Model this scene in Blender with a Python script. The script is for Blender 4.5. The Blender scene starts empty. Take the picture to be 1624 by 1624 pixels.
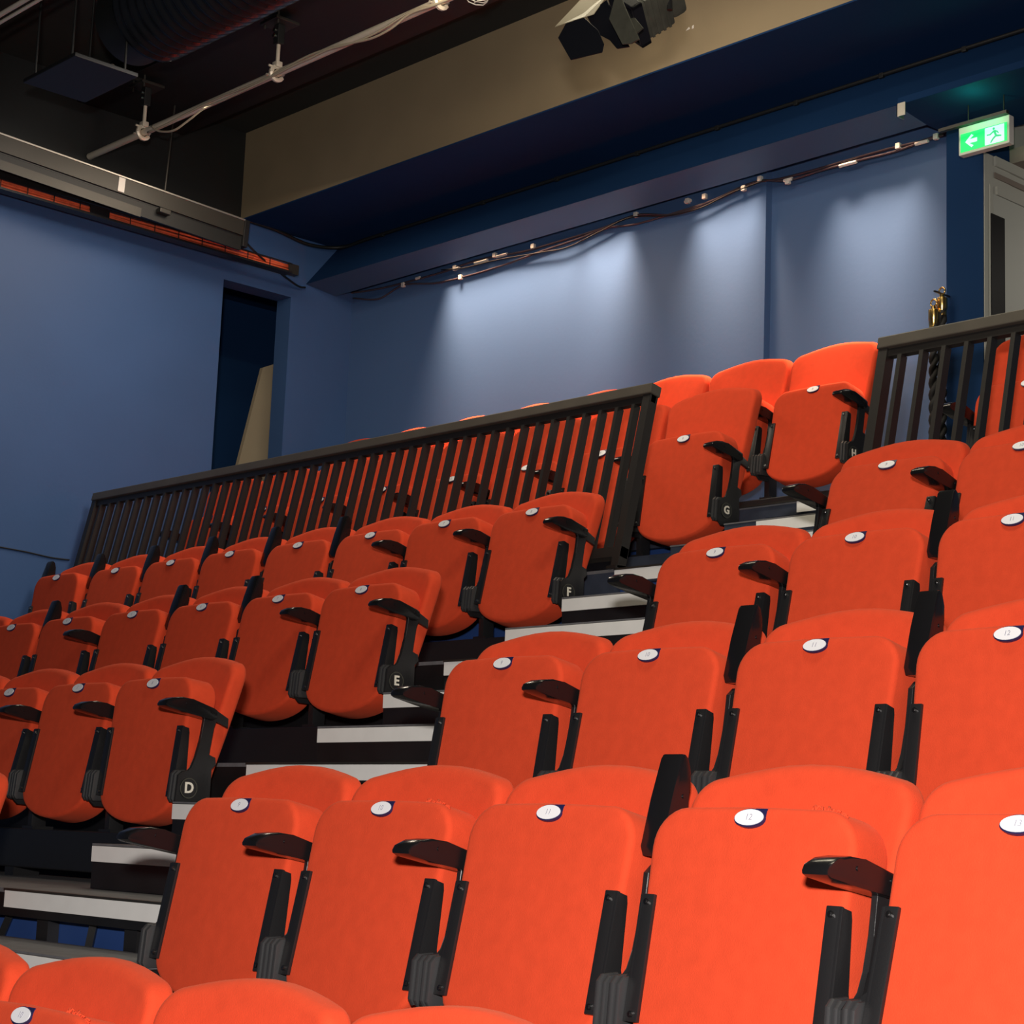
import bpy, bmesh, math, random
from mathutils import Vector, Matrix
random.seed(7)
S = bpy.context.scene
C = S.collection
PI = math.pi

# ------------------------------------------------------------------ camera
CAM = Vector((3.63517, -2.55257, -0.04750))
RX = Vector((0.68068784, 0.73156892, 0.0383534))
RD = Vector((-0.09667454, 0.14160066, -0.985192))
RF = Vector((-0.72616671, 0.66690042, 0.16710994))
FPX, PX, PY = 3045.15, 809.18, 811.30
cd = bpy.data.cameras.new('camera'); co = bpy.data.objects.new('camera', cd); C.objects.link(co)
m = Matrix.Identity(4)
for i in range(3):
    m[i][0] = RX[i]; m[i][1] = -RD[i]; m[i][2] = -RF[i]; m[i][3] = CAM[i]
co.matrix_world = m
cd.sensor_width = 36; cd.lens = FPX / 1624 * 36
cd.shift_x = (812 - PX) / 1624; cd.shift_y = (PY - 812) / 1624
cd.clip_start = 0.05; cd.clip_end = 100
S.camera = co

def at(u, v, axis, val):
    """point of the wall / plane `axis = val` seen at a pixel of the photograph (for measuring)"""
    r = RX * ((u - PX) / FPX) + RD * ((v - PY) / FPX) + RF
    return CAM + r * ((val - CAM[axis]) / r[axis])

# ------------------------------------------------------------------ materials
def nt(mat):
    mat.use_nodes = True
    return mat.node_tree.nodes, mat.node_tree.links

def mat(name, col, rough=0.6, metal=0.0, noise=0.0, nscale=8.0, bump=0.0, bscale=200.0, sheen=0.0, spec=0.5, coat=0.0):
    M = bpy.data.materials.new(name); N, L = nt(M)
    b = N['Principled BSDF']
    b.inputs['Base Color'].default_value = (*col, 1); b.inputs['Roughness'].default_value = rough
    b.inputs['Metallic'].default_value = metal
    b.inputs['Specular IOR Level'].default_value = spec
    if sheen:
        b.inputs['Sheen Weight'].default_value = sheen; b.inputs['Sheen Roughness'].default_value = 0.5
        b.inputs['Sheen Tint'].default_value = (1.0, 0.35, 0.2, 1)
    if coat: b.inputs['Coat Weight'].default_value = coat; b.inputs['Coat Roughness'].default_value = 0.12
    tc = N.new('ShaderNodeTexCoord')
    if noise:
        n = N.new('ShaderNodeTexNoise'); n.inputs['Scale'].default_value = nscale; n.inputs['Detail'].default_value = 5
        r = N.new('ShaderNodeMapRange'); r.inputs[1].default_value = 0.3; r.inputs[2].default_value = 0.7
        r.inputs[3].default_value = 1 - noise; r.inputs[4].default_value = 1 + noise
        mx = N.new('ShaderNodeVectorMath'); mx.operation = 'SCALE'; mx.inputs[0].default_value = col
        L.new(tc.outputs['Object'], n.inputs['Vector']); L.new(n.outputs['Fac'], r.inputs[0])
        L.new(r.outputs[0], mx.inputs['Scale']); L.new(mx.outputs[0], b.inputs['Base Color'])
    if bump:
        n2 = N.new('ShaderNodeTexNoise'); n2.inputs['Scale'].default_value = bscale; n2.inputs['Detail'].default_value = 3
        bp = N.new('ShaderNodeBump'); bp.inputs['Strength'].default_value = bump; bp.inputs['Distance'].default_value = 0.002
        L.new(tc.outputs['Object'], n2.inputs['Vector']); L.new(n2.outputs['Fac'], bp.inputs['Height'])
        L.new(bp.outputs[0], b.inputs['Normal'])
    return M

def emit(name, col, s):
    M = bpy.data.materials.new(name); N, L = nt(M); b = N['Principled BSDF']
    b.inputs['Base Color'].default_value = (*col, 1)
    b.inputs['Emission Color'].default_value = (*col, 1); b.inputs['Emission Strength'].default_value = s
    return M

FAB = mat('orange_wool', (0.69, 0.066, 0.023), 0.9, noise=0.05, nscale=30, bump=0.35, bscale=420, sheen=0.12, spec=0.15)
PLASTIC = mat('black_plastic', (0.008, 0.008, 0.009), 0.2, bump=0.05, bscale=90, spec=0.4)
STEEL = mat('black_powder_coated_steel', (0.014, 0.014, 0.015), 0.38, bump=0.15, bscale=260)
HOUSE = mat('black_moulded_plastic', (0.035, 0.036, 0.038), 0.5, bump=0.1, bscale=200)
SCREW = mat('screw_metal', (0.25, 0.25, 0.25), 0.3, metal=1.0)
WHITE = mat('white_badge', (0.85, 0.86, 0.9), 0.35)
RIM = mat('navy_badge_rim', (0.015, 0.015, 0.07), 0.4)
INK = mat('grey_ink', (0.38, 0.38, 0.45), 0.5)
LETTER = mat('cream_letter', (0.8, 0.76, 0.66), 0.4)
NAVY = mat('navy_wall_paint', (0.045, 0.1, 0.24), 0.5, noise=0.06, nscale=1.5, bump=0.2, bscale=60, spec=0.35)
BLUE2 = mat('blue_wall_paint', (0.06, 0.12, 0.26), 0.42, noise=0.05, nscale=1.2, bump=0.15, bscale=50, spec=0.6)
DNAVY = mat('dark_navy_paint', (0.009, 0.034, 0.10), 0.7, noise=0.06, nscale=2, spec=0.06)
PELMET = mat('slate_blue_paint', (0.045, 0.11, 0.20), 0.5, noise=0.05, nscale=2)
BEIGE = mat('tan_beam_paint', (0.25, 0.195, 0.115), 0.75, noise=0.06, nscale=3, bump=0.2, bscale=40)
CEIL = mat('black_ceiling_paint', (0.011, 0.013, 0.010), 0.9, noise=0.2, nscale=3)
DECK = mat('black_deck_paint', (0.010, 0.010, 0.011), 0.45, noise=0.2, nscale=10)
TREAD = mat('grey_deck_tread', (0.14, 0.14, 0.15), 0.7, noise=0.15, nscale=25)
SLATE = mat('slate_riser_paint', (0.035, 0.045, 0.07), 0.6, noise=0.2, nscale=12)
RISERB = mat('blue_riser_paint', (0.02, 0.06, 0.22), 0.6, noise=0.1, nscale=5)
STRIP = mat('white_nosing', (0.9, 0.9, 0.87), 0.5, noise=0.03, nscale=14)
ALU = mat('brushed_aluminium', (0.5, 0.47, 0.42), 0.35, metal=0.8, bump=0.1, bscale=80)
CHAN = mat('grey_channel_metal', (0.045, 0.042, 0.036), 0.45, metal=0.4, noise=0.1, nscale=4)
GALV = mat('galvanised_steel', (0.75, 0.66, 0.52), 0.35, metal=0.25, bump=0.1, bscale=60)
CABLE = mat('black_cable_rubber', (0.008, 0.009, 0.009), 0.55)
BROWNC = mat('brown_grey_cable', (0.07, 0.05, 0.06), 0.5)
CREAMC = mat('cream_cable', (0.45, 0.38, 0.27), 0.5)
ORANGEC = mat('orange_cable', (0.75, 0.13, 0.05), 0.5, noise=0.2, nscale=20)
CLIP = mat('clear_cable_clip', (0.75, 0.72, 0.65), 0.35)
RUBBER = mat('ribbed_duct_foil', (0.010, 0.012, 0.016), 0.25, spec=0.3)
RAILM = mat('black_rail_paint', (0.016, 0.014, 0.013), 0.5, bump=0.1, bscale=120)
RAILT = mat('grey_tan_top_rail_paint', (0.075, 0.065, 0.052), 0.5, noise=0.1, nscale=10)  # greyish tan, paler than the black bars
CORR = mat('corridor_plaster', (0.42, 0.42, 0.37), 0.8, noise=0.03, nscale=3)
CORRC = mat('corridor_ceiling_paint', (0.22, 0.18, 0.15), 0.8, noise=0.03, nscale=3)
DOORM = mat('pale_door_paint', (0.40, 0.41, 0.37), 0.6, noise=0.03, nscale=3)
GLASSD = mat('dark_door_glass', (0.006, 0.006, 0.008), 0.5, spec=0.05)
BRASS = mat('polished_brass', (0.75, 0.5, 0.17), 0.25, metal=1.0)
ROPE = mat('black_twisted_rope', (0.014, 0.013, 0.012), 0.7, bump=0.5, bscale=150)
PANELB = mat('beige_board', (0.3, 0.25, 0.17), 0.8, noise=0.04, nscale=4)
LAMPG = mat('worn_grey_lamp_paint', (0.07, 0.07, 0.055), 0.55, spec=0.3, noise=0.15, nscale=25)
LAMPD = mat('dark_lamp_metal', (0.008, 0.009, 0.013), 0.6, spec=0.2)
LAMPT = mat('pale_barn_door_metal', (0.35, 0.3, 0.21), 0.45, noise=0.05, nscale=8)
SIGNW = mat('white_sign_case', (0.7, 0.66, 0.6), 0.4)
SGREEN = emit('sign_green', (0.01, 0.85, 0.16), 0.8)
SWHITE = emit('sign_white', (0.55, 1.0, 0.75), 0.9)
SMGREEN = emit('sign_figure_green', (0.03, 0.5, 0.22), 0.6)
FLOORM = mat('black_hall_floor', (0.02, 0.02, 0.022), 0.4, noise=0.2, nscale=3)
BULB = emit('lamp_glow', (1.0, 0.9, 0.75), 3.0)

# ------------------------------------------------------------------ mesh helpers
def new_obj(name, bm, mats, parent=None, smooth=False, loc=None):
    me = bpy.data.meshes.new(name)
    bmesh.ops.recalc_face_normals(bm, faces=bm.faces)
    bm.to_mesh(me); bm.free()
    if not isinstance(mats, (list, tuple)): mats = [mats]
    for x in mats: me.materials.append(x)
    if smooth:
        for p in me.polygons: p.use_smooth = True
        if smooth != 'all':
            me.set_sharp_from_angle(angle=math.radians(smooth if smooth is not True else 35))
    o = bpy.data.objects.new(name, me); C.objects.link(o)
    if parent: o.parent = parent
    if loc is not None: o.location = loc
    return o

def box(bm, x0, x1, y0, y1, z0, z1, bev=0.0, mi=0, M=None):
    r = bmesh.ops.create_cube(bm, size=1.0)
    vs = r['verts']
    for v in vs:
        v.co = Vector(((x0 + x1) / 2 + v.co.x * (x1 - x0), (y0 + y1) / 2 + v.co.y * (y1 - y0), (z0 + z1) / 2 + v.co.z * (z1 - z0)))
    fs = set(f for v in vs for f in v.link_faces)
    for f in fs: f.material_index = mi
    if bev:
        es = set(e for v in vs for e in v.link_edges)
        rr = bmesh.ops.bevel(bm, geom=list(es), offset=bev, segments=2, profile=0.6, affect='EDGES')
        vs = list(set(v for f in rr['faces'] for v in f.verts) | set(v for v in vs if v.is_valid))
        for f in rr['faces']: f.material_index = mi
    if M is not None:
        for v in vs: v.co = M @ v.co
    return vs

def prism(bm, pts, d0, d1, plane='yz', mi=0, bev=0.0, M=None):
    """extrude a 2-D outline: plane 'yz' -> along x, 'xz' -> along y, 'xy' -> along z"""
    def P(a, b, d):
        return {'yz': (d, a, b), 'xz': (a, d, b), 'xy': (a, b, d)}[plane]
    A = [bm.verts.new(P(a, b, d0)) for a, b in pts]; B = [bm.verts.new(P(a, b, d1)) for a, b in pts]
    n = len(pts); fs = []
    fs.append(bm.faces.new(A)); fs.append(bm.faces.new(B[::-1]))
    for i in range(n):
        fs.append(bm.faces.new((A[i], B[i], B[(i + 1) % n], A[(i + 1) % n])))
    for f in fs: f.material_index = mi
    vs = A + B
    if bev:
        es = set(list(fs[0].edges) + list(fs[1].edges))
        rr = bmesh.ops.bevel(bm, geom=list(es), offset=bev, segments=2, profile=0.6, affect='EDGES')
        for f in rr['faces']: f.material_index = mi
        vs = list(set(v for f in rr['faces'] for v in f.verts) | set(v for v in vs if v.is_valid))
    if M is not None:
        for v in set(vs): v.co = M @ v.co
    return vs

def tube(bm, pts, r, n=8, mi=0, closed_ends=True, rf=None):
    pts = [Vector(p) for p in pts]; rings = []
    up = Vector((0, 0, 1))
    for i, p in enumerate(pts):
        a = pts[max(i - 1, 0)]; b = pts[min(i + 1, len(pts) - 1)]
        t = (b - a).normalized()
        s = t.cross(up)
        if s.length < 0.05: s = t.cross(Vector((0, 1, 0)))
        s.normalize(); w = s.cross(t)
        rr = rf(i) if rf else r
        rings.append([bm.verts.new(p + (s * math.cos(2 * PI * k / n) + w * math.sin(2 * PI * k / n)) * rr) for k in range(n)])
    for A, B in zip(rings, rings[1:]):
        for k in range(n):
            f = bm.faces.new((A[k], A[(k + 1) % n], B[(k + 1) % n], B[k])); f.material_index = mi
    if closed_ends:
        for f in (bm.faces.new(rings[0][::-1]), bm.faces.new(rings[-1])): f.material_index = mi

def cyl(bm, p0, p1, r, n=16, mi=0):
    tube(bm, [p0, p1], r, n, mi)

def thing(name, label, cat, loc=(0, 0, 0), group=None):
    o = bpy.data.objects.new(name, None); C.objects.link(o); o.location = loc; o.empty_display_size = 0.1
    o['label'] = label; o['category'] = cat
    if group: o['group'] = group
    return o

def tag(o, label, cat, group=None):
    o['label'] = label; o['category'] = cat
    if group: o['group'] = group
    return o

def struct(name, bm, m_, **k):
    o = new_obj(name, bm, m_, **k); o['kind'] = 'structure'; return o

def sbox(name, m_, *a, bev=0.0):
    bm = bmesh.new(); box(bm, *a, bev=bev); return struct(name, bm, m_)

def text_mesh(s, size, M, extrude=0.0008, bold=0.0):
    cu = bpy.data.curves.new('t', 'FONT'); cu.body = s; cu.size = size; cu.align_x = 'CENTER'; cu.align_y = 'CENTER'
    cu.extrude = extrude; cu.offset = bold; cu.resolution_u = 3
    o = bpy.data.objects.new('t', cu)
    me = bpy.data.meshes.new_from_object(o)
    me.transform(M)
    bpy.data.objects.remove(o); bpy.data.curves.remove(cu)
    return me

def smooth_curve(pts, n=8):
    """Catmull-Rom through points"""
    P = [Vector(p) for p in pts]; P = [P[0] * 2 - P[1]] + P + [P[-1] * 2 - P[-2]]
    out = []
    for i in range(1, len(P) - 2):
        for k in range(n):
            t = k / n
            a, b, c, d = P[i - 1], P[i], P[i + 1], P[i + 2]
            out.append(0.5 * ((2 * b) + (c - a) * t + (2 * a - 5 * b + 4 * c - d) * t * t + (3 * b - a - 3 * c + d) * t ** 3))
    out.append(P[-2]); return out

# ------------------------------------------------------------------ the seat
DECKZ = -0.634        # deck surface below the number badge
PIV = (0.012, -0.33)  # pivot of the tip-up pad (y, z)

def cushion(bm, outline, thick, r, dome=0.004, warp=None, steps=4):
    """a padded slab: outline (x,w) seen from the front (y=0), growing to y=thick, edges rounded by r"""
    n = len(outline)
    cx = sum(p[0] for p in outline) / n; cz = sum(p[1] for p in outline) / n
    def inset(d):
        res = []
        for i in range(n):
            a = Vector(outline[i - 1]); b = Vector(outline[i]); c = Vector(outline[(i + 1) % n])
            t = (c - a).normalized(); nrm = Vector((t.y, -t.x))
            if nrm.dot(b - Vector((cx, cz))) < 0: nrm = -nrm
            res.append(b - nrm * d)
        return res
    rings = []
    def ring(pts, y): rings.append([bm.verts.new((p[0], y, p[1])) for p in pts])
    base = inset(r)
    for s in (0.25, 0.5, 0.75, 0.92):
        ring([(cx + (p[0] - cx) * s, cz + (p[1] - cz) * s) for p in base], -dome * (1 - s * s))
    for k in range(steps + 1):
        a = PI / 2 * k / steps
        ring(inset(r * (1 - math.sin(a))), r * (1 - math.cos(a)))
    for k in range(steps + 1):
        a = PI / 2 * k / steps
        ring(inset(r * (1 - math.cos(a))), thick - r * (1 - math.sin(a)))
    ring([(cx + (p[0] - cx) * 0.5, cz + (p[1] - cz) * 0.5) for p in base], thick)
    for A, B in zip(rings, rings[1:]):
        for i in range(n):
            bm.faces.new((A[i], A[(i + 1) % n], B[(i + 1) % n], B[i]))
    for R, y in ((rings[0], -dome), (rings[-1], thick)):
        c = bm.verts.new((cx, y, cz))
        for i in range(n): bm.faces.new((R[i], R[(i + 1) % n], c))
    if warp:
        for v in bm.verts: v.co = warp(v.co)

def arc(cx, cz, rx, rz, a0, a1, n):
    return [(cx + rx * math.cos(math.radians(a0 + (a1 - a0) * i / n)), cz + rz * math.sin(math.radians(a0 + (a1 - a0) * i / n))) for i in range(n + 1)]

def dens(pts, mx=0.03):
    out = []
    for i, p in enumerate(pts):
        q = pts[(i + 1) % len(pts)]; L = math.dist(p, q); k = max(1, int(L / mx + 0.5))
        out += [(p[0] + (q[0] - p[0]) * j / k, p[1] + (q[1] - p[1]) * j / k) for j in range(k)]
    return out

SEAT_TILT = math.radians(12)
def pad_outline():
    top = 0.019
    R = arc(0.222 - 0.072, top - 0.072, 0.072, 0.072, 0, 86, 8)
    Lf = [(-x, z) for x, z in R[::-1]]
    # shallow arched bottom, left to right
    B = [(-0.213, -0.345)] + arc(0, -0.348, 0.211, 0.092, 186, 354, 18) + [(0.213, -0.345)]
    return dens(R + [(0.0, top + 0.003)] + Lf + B)

def back_outline():
    R = arc(0.243 - 0.062, 0.012, 0.062, 0.062, 0, 76, 8)
    top = [(0.15, 0.082), (0.1, 0.091), (0.05, 0.097), (0.0, 0.099), (-0.05, 0.097), (-0.1, 0.091), (-0.15, 0.082)]
    Lf = [(-x, z) for x, z in R[::-1]]
    B = [(-0.215, -0.27)] + arc(-0.165, -0.29, 0.05, 0.04, 190, 265, 3) + arc(0.165, -0.29, 0.05, 0.04, 275, 350, 3) + [(0.215, -0.27)]
    return dens(R + top + Lf + B)

bm = bmesh.new(); cushion(bm, pad_outline(), 0.1, 0.013, 0.003)
PAD_ME = new_obj('seat_pad', bm, FAB, smooth='all')
bm = bmesh.new()
TB = math.tan(math.radians(15))
def bwarp(c):
    x, y, z = c
    y += 0.104 + z * TB - 0.016 * (abs(x) / 0.235) ** 2.5 + 0.006 * math.sin((z + 0.3) * 6)
    return Vector((x, y, z))
cushion(bm, back_outline(), 0.06, 0.018, 0.004, bwarp)
BACK = new_obj('backrest', bm, FAB, smooth='all')
def tall(x, z):
    f = min(1, max(0, (z + 0.2) / 0.18))
    return (x, z + 0.15 * f * f * (3 - 2 * f))
bm = bmesh.new(); cushion(bm, dens([tall(*p) for p in back_outline()]), 0.06, 0.018, 0.004, bwarp)
BACKT = new_obj('backrest', bm, FAB, smooth='all')

def bracket_bm(s):
    """L-profile on the pad: plate on the face, flange back along its side (pad frame: y=0 face, z along the pad)"""
    bm = bmesh.new()
    x0, x1 = (0.186, 0.216) if s > 0 else (-0.216, -0.188)
    box(bm, x0, x1, -0.008, 0.002, -0.358, -0.138, bev=0.0025)
    xo = 0.216 if s > 0 else -0.216
    fl = [(-0.008, -0.14), (0.016, -0.142), (0.02, -0.155), (0.030, -0.27), (0.045, -0.300), (0.055, -0.356), (-0.008, -0.358)]
    prism(bm, fl, xo - 0.004, xo + 0.004, 'yz', bev=0.0015)
    if s < 0:   # flare towards the pivot housing
        prism(bm, [(-0.214, -0.24), (-0.218, -0.268), (-0.236, -0.282), (-0.236, -0.35), (-0.214, -0.356)], 0.0, 0.006, 'xz')
    return bm
def screws_bm(s, z):
    bm = bmesh.new()
    x = 0.199 if s > 0 else -0.202
    if 1:
        cyl(bm, (x, -0.0075, z), (x, -0.0125, z), 0.0055, 10)
        cyl(bm, (x, -0.0125, z), (x, -0.0145, z), 0.003, 6)
    return bm

def standard_bm(end, side=1):
    """side frame between two seats, centre plane x = +-0.25"""
    bm = bmesh.new(); X = 0.25 * side; t = 0.006
    body = [(-0.088, -0.372), (-0.082, -0.292), (-0.066, -0.279), (-0.046, -0.278), (-0.036, -0.268), (-0.024, -0.235), (-0.010, -0.18), (0.000, -0.10),
            (0.020, -0.084), (0.036, -0.084), (0.088, -0.110), (0.088, -0.140), (0.042, -0.120), (0.034, -0.14), (0.022, -0.226), (0.048, -0.232), (0.052, -0.256), (0.034, -0.268),
            (0.036, -0.34), (0.036, -0.385), (0.0, -0.395), (-0.066, -0.392)]
    prism(bm, body, X - t, X + t, 'yz', bev=0.002)
    # leg down to the beam under the seats
    box(bm, X - 0.014, X + 0.014, -0.012, 0.042, -0.47, -0.38, bev=0.002)
    box(bm, X - 0.035, X + 0.035, -0.02, 0.06, -0.474, -0.464)
    return bm
def housing_bm(x0, x1):
    bm = bmesh.new()
    pts = [(-0.098, -0.362), (-0.092, -0.288), (-0.08, -0.276), (-0.045, -0.274), (-0.03, -0.29), (-0.03, -0.372), (-0.09, -0.374)]
    g = (x1 - x0) * 0.55
    prism(bm, pts, x0, x0 + g - 0.0012, 'yz', bev=0.005)
    prism(bm, [(a + 0.003, b - 0.002) for a, b in pts], x0 + g, x1, 'yz', bev=0.004)
    return bm

def armrest_bm():
    """in its down position, x centred on 0, pivot (rear) at y=0 z=0, nose towards -y"""
    bm = bmesh.new()
    prof = [(-.156, -.080), (-.150, -.070), (-.126, -.0595), (-.095, -.056), (-.060, -.060), (.020, -.082), (.032, -.088), (.034, -.112), (.018, -.120), (-.07, -.105), (-.146, -.091), (-.155, -.086)]
    prof = [(y - 0.035, z + 0.088) for y, z in prof]
    prism(bm, prof, -0.026, 0.026, 'yz', bev=0.005)
    for y, z in ((-0.115, 0.013), (-0.025, -0.005)):
        cyl(bm, (0.0255, y, z), (0.028, y, z), 0.004, 10)
    return bm

def badge_objs(parent, num, bx=0.0):
    M = Matrix.Translation((bx, -0.002, 0.0)) @ Matrix.Rotation(math.radians(-14), 4, 'X')
    bm = bmesh.new()
    def disc(rx, rz, cx, cz, y0, y1, mi):
        prism(bm, arc(cx, cz, rx, rz, 0, 345, 23), y0, y1, 'xz', mi=mi, M=M)
    disc(0.0335, 0.0172, 0.0, 0.0, 0.004, -0.002, 1)
    disc(0.0312, 0.0148, -0.0005, 0.0005, -0.002, -0.0034, 0)
    box(bm, 0.008, 0.033, -0.0015, 0.01, 0.004, 0.0175, mi=1, M=M)
    b = new_obj('number_badge', bm, [WHITE, RIM], parent, smooth=30)
    if num:
        me = text_mesh(num, 0.016, M @ Matrix.Translation((-0.0005, -0.0035, 0.0005)) @ Matrix.Rotation(PI / 2, 4, 'X'), 0.0003)
        me.materials.append(INK)
        o = bpy.data.objects.new('number', me); C.objects.link(o); o.parent = b
    return b

def link(src, name, parent, M=None):
    o = bpy.data.objects.new(name, src.data if hasattr(src, 'data') else src); C.objects.link(o); o.parent = parent
    if M is not None: o.matrix_local = M
    return o

def proto(bm, mt, **k):
    o = new_obj('p', bm, mt, **k); me = o.data; bpy.data.objects.remove(o); return me
ME = {'padR': proto(bracket_bm(1), STEEL, smooth=30), 'padL': proto(bracket_bm(-1), STEEL, smooth=30),
      'scR': [proto(screws_bm(1, z), SCREW) for z in (-.152, -.345)], 'scL': [proto(screws_bm(-1, z), SCREW) for z in (-.152, -.345)],
      'stR': proto(standard_bm(False), STEEL, smooth=30), 'stL': proto(standard_bm(False, -1), STEEL, smooth=30),
      'hoR': proto(housing_bm(0.222, 0.246), HOUSE, smooth=30), 'hoR2': proto(housing_bm(0.256, 0.279), HOUSE, smooth=30),
      'hoL': proto(housing_bm(-0.246, -0.222), HOUSE, smooth=30), 'arm': proto(armrest_bm(), PLASTIC, smooth=40)}
pad_me = PAD_ME.data; back_me = BACK.data; tall_me = BACKT.data; bpy.data.objects.remove(BACKT)
bpy.data.objects.remove(PAD_ME); bpy.data.objects.remove(BACK)

def letter_disc(parent, ch):
    bm = bmesh.new(); X = 0.256
    c = (-0.045, -0.33)
    prism(bm, arc(c[0], c[1], 0.031, 0.031, 0, 348, 29), X, X + 0.004, 'yz', mi=0)
    # thin pale ring
    a = arc(c[0], c[1], 0.031, 0.031, 0, 360, 30); b = arc(c[0], c[1], 0.0285, 0.0285, 0, 360, 30)
    for i in range(30):
        f = bm.faces.new([bm.verts.new((X + 0.0045, *p)) for p in (a[i], a[i + 1], b[i + 1], b[i])]); f.material_index = 1
    d = new_obj('row_letter_disc', bm, [STEEL, LAMPG], parent)
    M = Matrix(((0, 0, 1, X + 0.0055), (1, 0, 0, c[0]), (0, 1, 0, c[1]), (0, 0, 0, 1)))
    me = text_mesh(ch, 0.045, M, 0.0012, 0.0012); me.materials.append(LETTER)
    o = bpy.data.objects.new('row_letter', me); C.objects.link(o); o.parent = d

ARM_DOWN, ARM_UP = 0.0, 1.0
def arm(parent, X, up):
    M = Matrix.Translation((X, 0.035, -0.088))
    if up: M = Matrix.Translation((X, 0.04, -0.075)) @ Matrix.Rotation(math.radians(-97), 4, 'X')
    return link(ME['arm'], 'armrest', parent, Matrix.Translation((0, 0, -DECKZ)) @ M)

def make_seat(loc, label, group, num, dy=0.0, right='down', left=None, letter=None, badge_x=0.0, high=False, torn=False):
    """loc = where the number badge would sit; the thing's origin is on the deck below it"""
    x, y, z = loc
    t = thing('folding_seat', label, 'seat', (x, y, z + DECKZ), group)
    off = Matrix.Translation((0, 0, -DECKZ))
    inner = []
    tilt = SEAT_TILT + dy / 0.33
    # pad frame: rotate about the pivot so that the badge end moves back/forward
    base = SEAT_TILT
    P = Vector((0, PIV[0] - 0.0, PIV[1]))
    Rp = Matrix.Translation(P) @ Matrix.Rotation(-(tilt - base), 4, 'X') @ Matrix.Translation(-P) @ Matrix.Rotation(-base, 4, 'X')
    pad = link(pad_me, 'seat_pad', t, off @ Rp)
    nb = badge_objs(t, num, badge_x); nb.matrix_local = off @ Rp
    for k, sk in (('padR', 'scR'), ('padL', 'scL')):
        b = link(ME[k], 'bracket', t, off @ Rp); [link(q_, 'screw', b) for q_ in ME[sk]]
    link(tall_me if high else back_me, 'backrest', t, off)
    st = link(ME['stR'], 'side_frame', t, off)
    link(ME['hoR'], 'hinge_housing', t, off)
    if right and not letter and right != 'end': link(ME['hoR2'], 'hinge_housing', t, off)
    if right != 'none':
        arm(t, 0.25, right == 'up')
    if torn:
        bm = bmesh.new(); rr = random.Random(5)
        for k in range(16):
            f = k / 15; px_ = 0.115 + 0.085 * f; pz = 0.019 - 0.045 * max(0, (f - 0.5) * 2) ** 1.6
            dx, dy, dz = rr.uniform(-.012, .012), rr.uniform(-.004, .006), rr.uniform(.003, .009)
            tube(bm, [(px_, 0.014, pz - 0.003), (px_ + dx * .5, 0.016 + dy, pz + dz), (px_ + dx, 0.018 + dy, pz + dz * .4)], 0.0022, 5)
        tn = new_obj('torn_cover_edge', bm, FAB, pad, smooth='all'); tn['label'] = 'frayed torn fabric at the top corner'
    if letter:
        letter_disc(st, letter)
    if left:
        link(ME['stL'], 'side_frame', t, off); link(ME['hoL'], 'hinge_housing', t, off)
        arm(t, -0.25, left == 'up')
    return t

XL = -1.6172
ROWS = {'B': (-0.794, -0.392), 'C': (0, 0), 'D': (0.794, 0.392), 'E': (1.589, 0.784), 'F': (2.383, 1.175), 'G': (3.252, 1.605), 'H': (4.079, 1.974)}
ORD = ['', 'aisle-end'] + [w_ + ' from aisle' for w_ in ('second', 'third', 'fourth', 'fifth', 'sixth', 'seventh', 'eighth')]
ROWTXT = {'C': 'front left row', 'D': 'row lettered D', 'E': 'row lettered E', 'F': 'row lettered F', 'G': 'row lettered G behind railing', 'H': 'top row against back wall'}
left_seats = {'C': [8], 'D': [8, 7, 6, 5], 'E': [8, 7, 6, 5, 4, 3, 2], 'F': range(8, 0, -1), 'G': range(8, 0, -1), 'H': range(8, 0, -1)}
UPS = {('E', 6), ('E', 5), ('E', 3), ('F', 5), ('F', 4), ('F', 3), ('F', 2), ('F', 1)}
DYL = {('D', 8): -0.030, ('D', 7): -.007, ('D', 6): .008, ('E', 8): -.006, ('E', 4): -.008, ('F', 8): .003, ('F', 7): -.005, ('F', 6): .018, ('F', 5): .014, ('F', 3): .008,
       ('F', 2): .01, ('F', 1): -.03, ('G', 8): -.022, ('G', 6): .03, ('G', 5): .016}
for row, ks in left_seats.items():
    y, z = ROWS[row]
    for k in ks:
        up = (row, k) in UPS
        state = 'armrest raised' if up else 'armrest down'
        lb = f"orange folding seat, {ORD[9 - k]}, in {ROWTXT[row]}, {state}"
        make_seat((XL + (k - 8) * 0.5, y, z), lb, f'seats in the {ROWTXT[row]}', str(k), dy=DYL.get((row, k), 0.0), right='up' if up else 'down',
                  left=('up' if row == 'F' else 'down') if k == 1 else None, letter=row if (k == 8 and row in 'DEFGH') else None, high=row in 'GH')
RT = {'B': 'bottom row cut off by the picture edge', 'C': 'nearest full right-hand row', 'D': 'second full right-hand row', 'E': 'third full right-hand row',
      'F': 'fourth full right-hand row', 'G': 'row behind the short railing'}
right_seats = {'B': [9, 10, 11, 12], 'C': [9, 10, 11, 12, 13], 'D': [9, 10, 11, 12], 'E': [9, 10, 11], 'F': [9, 10], 'G': [9]}
UPR = {('C', 11), ('D', 10), ('D', 11), ('E', 10)}
DYR = {('C', 9): -.006, ('C', 12): -.011, ('C', 13): .023, ('D', 9): -.012, ('D', 12): -.019, ('E', 9): .009, ('E', 10): .006, ('E', 11): -.012, ('F', 9): .036, ('F', 10): .03}
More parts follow.
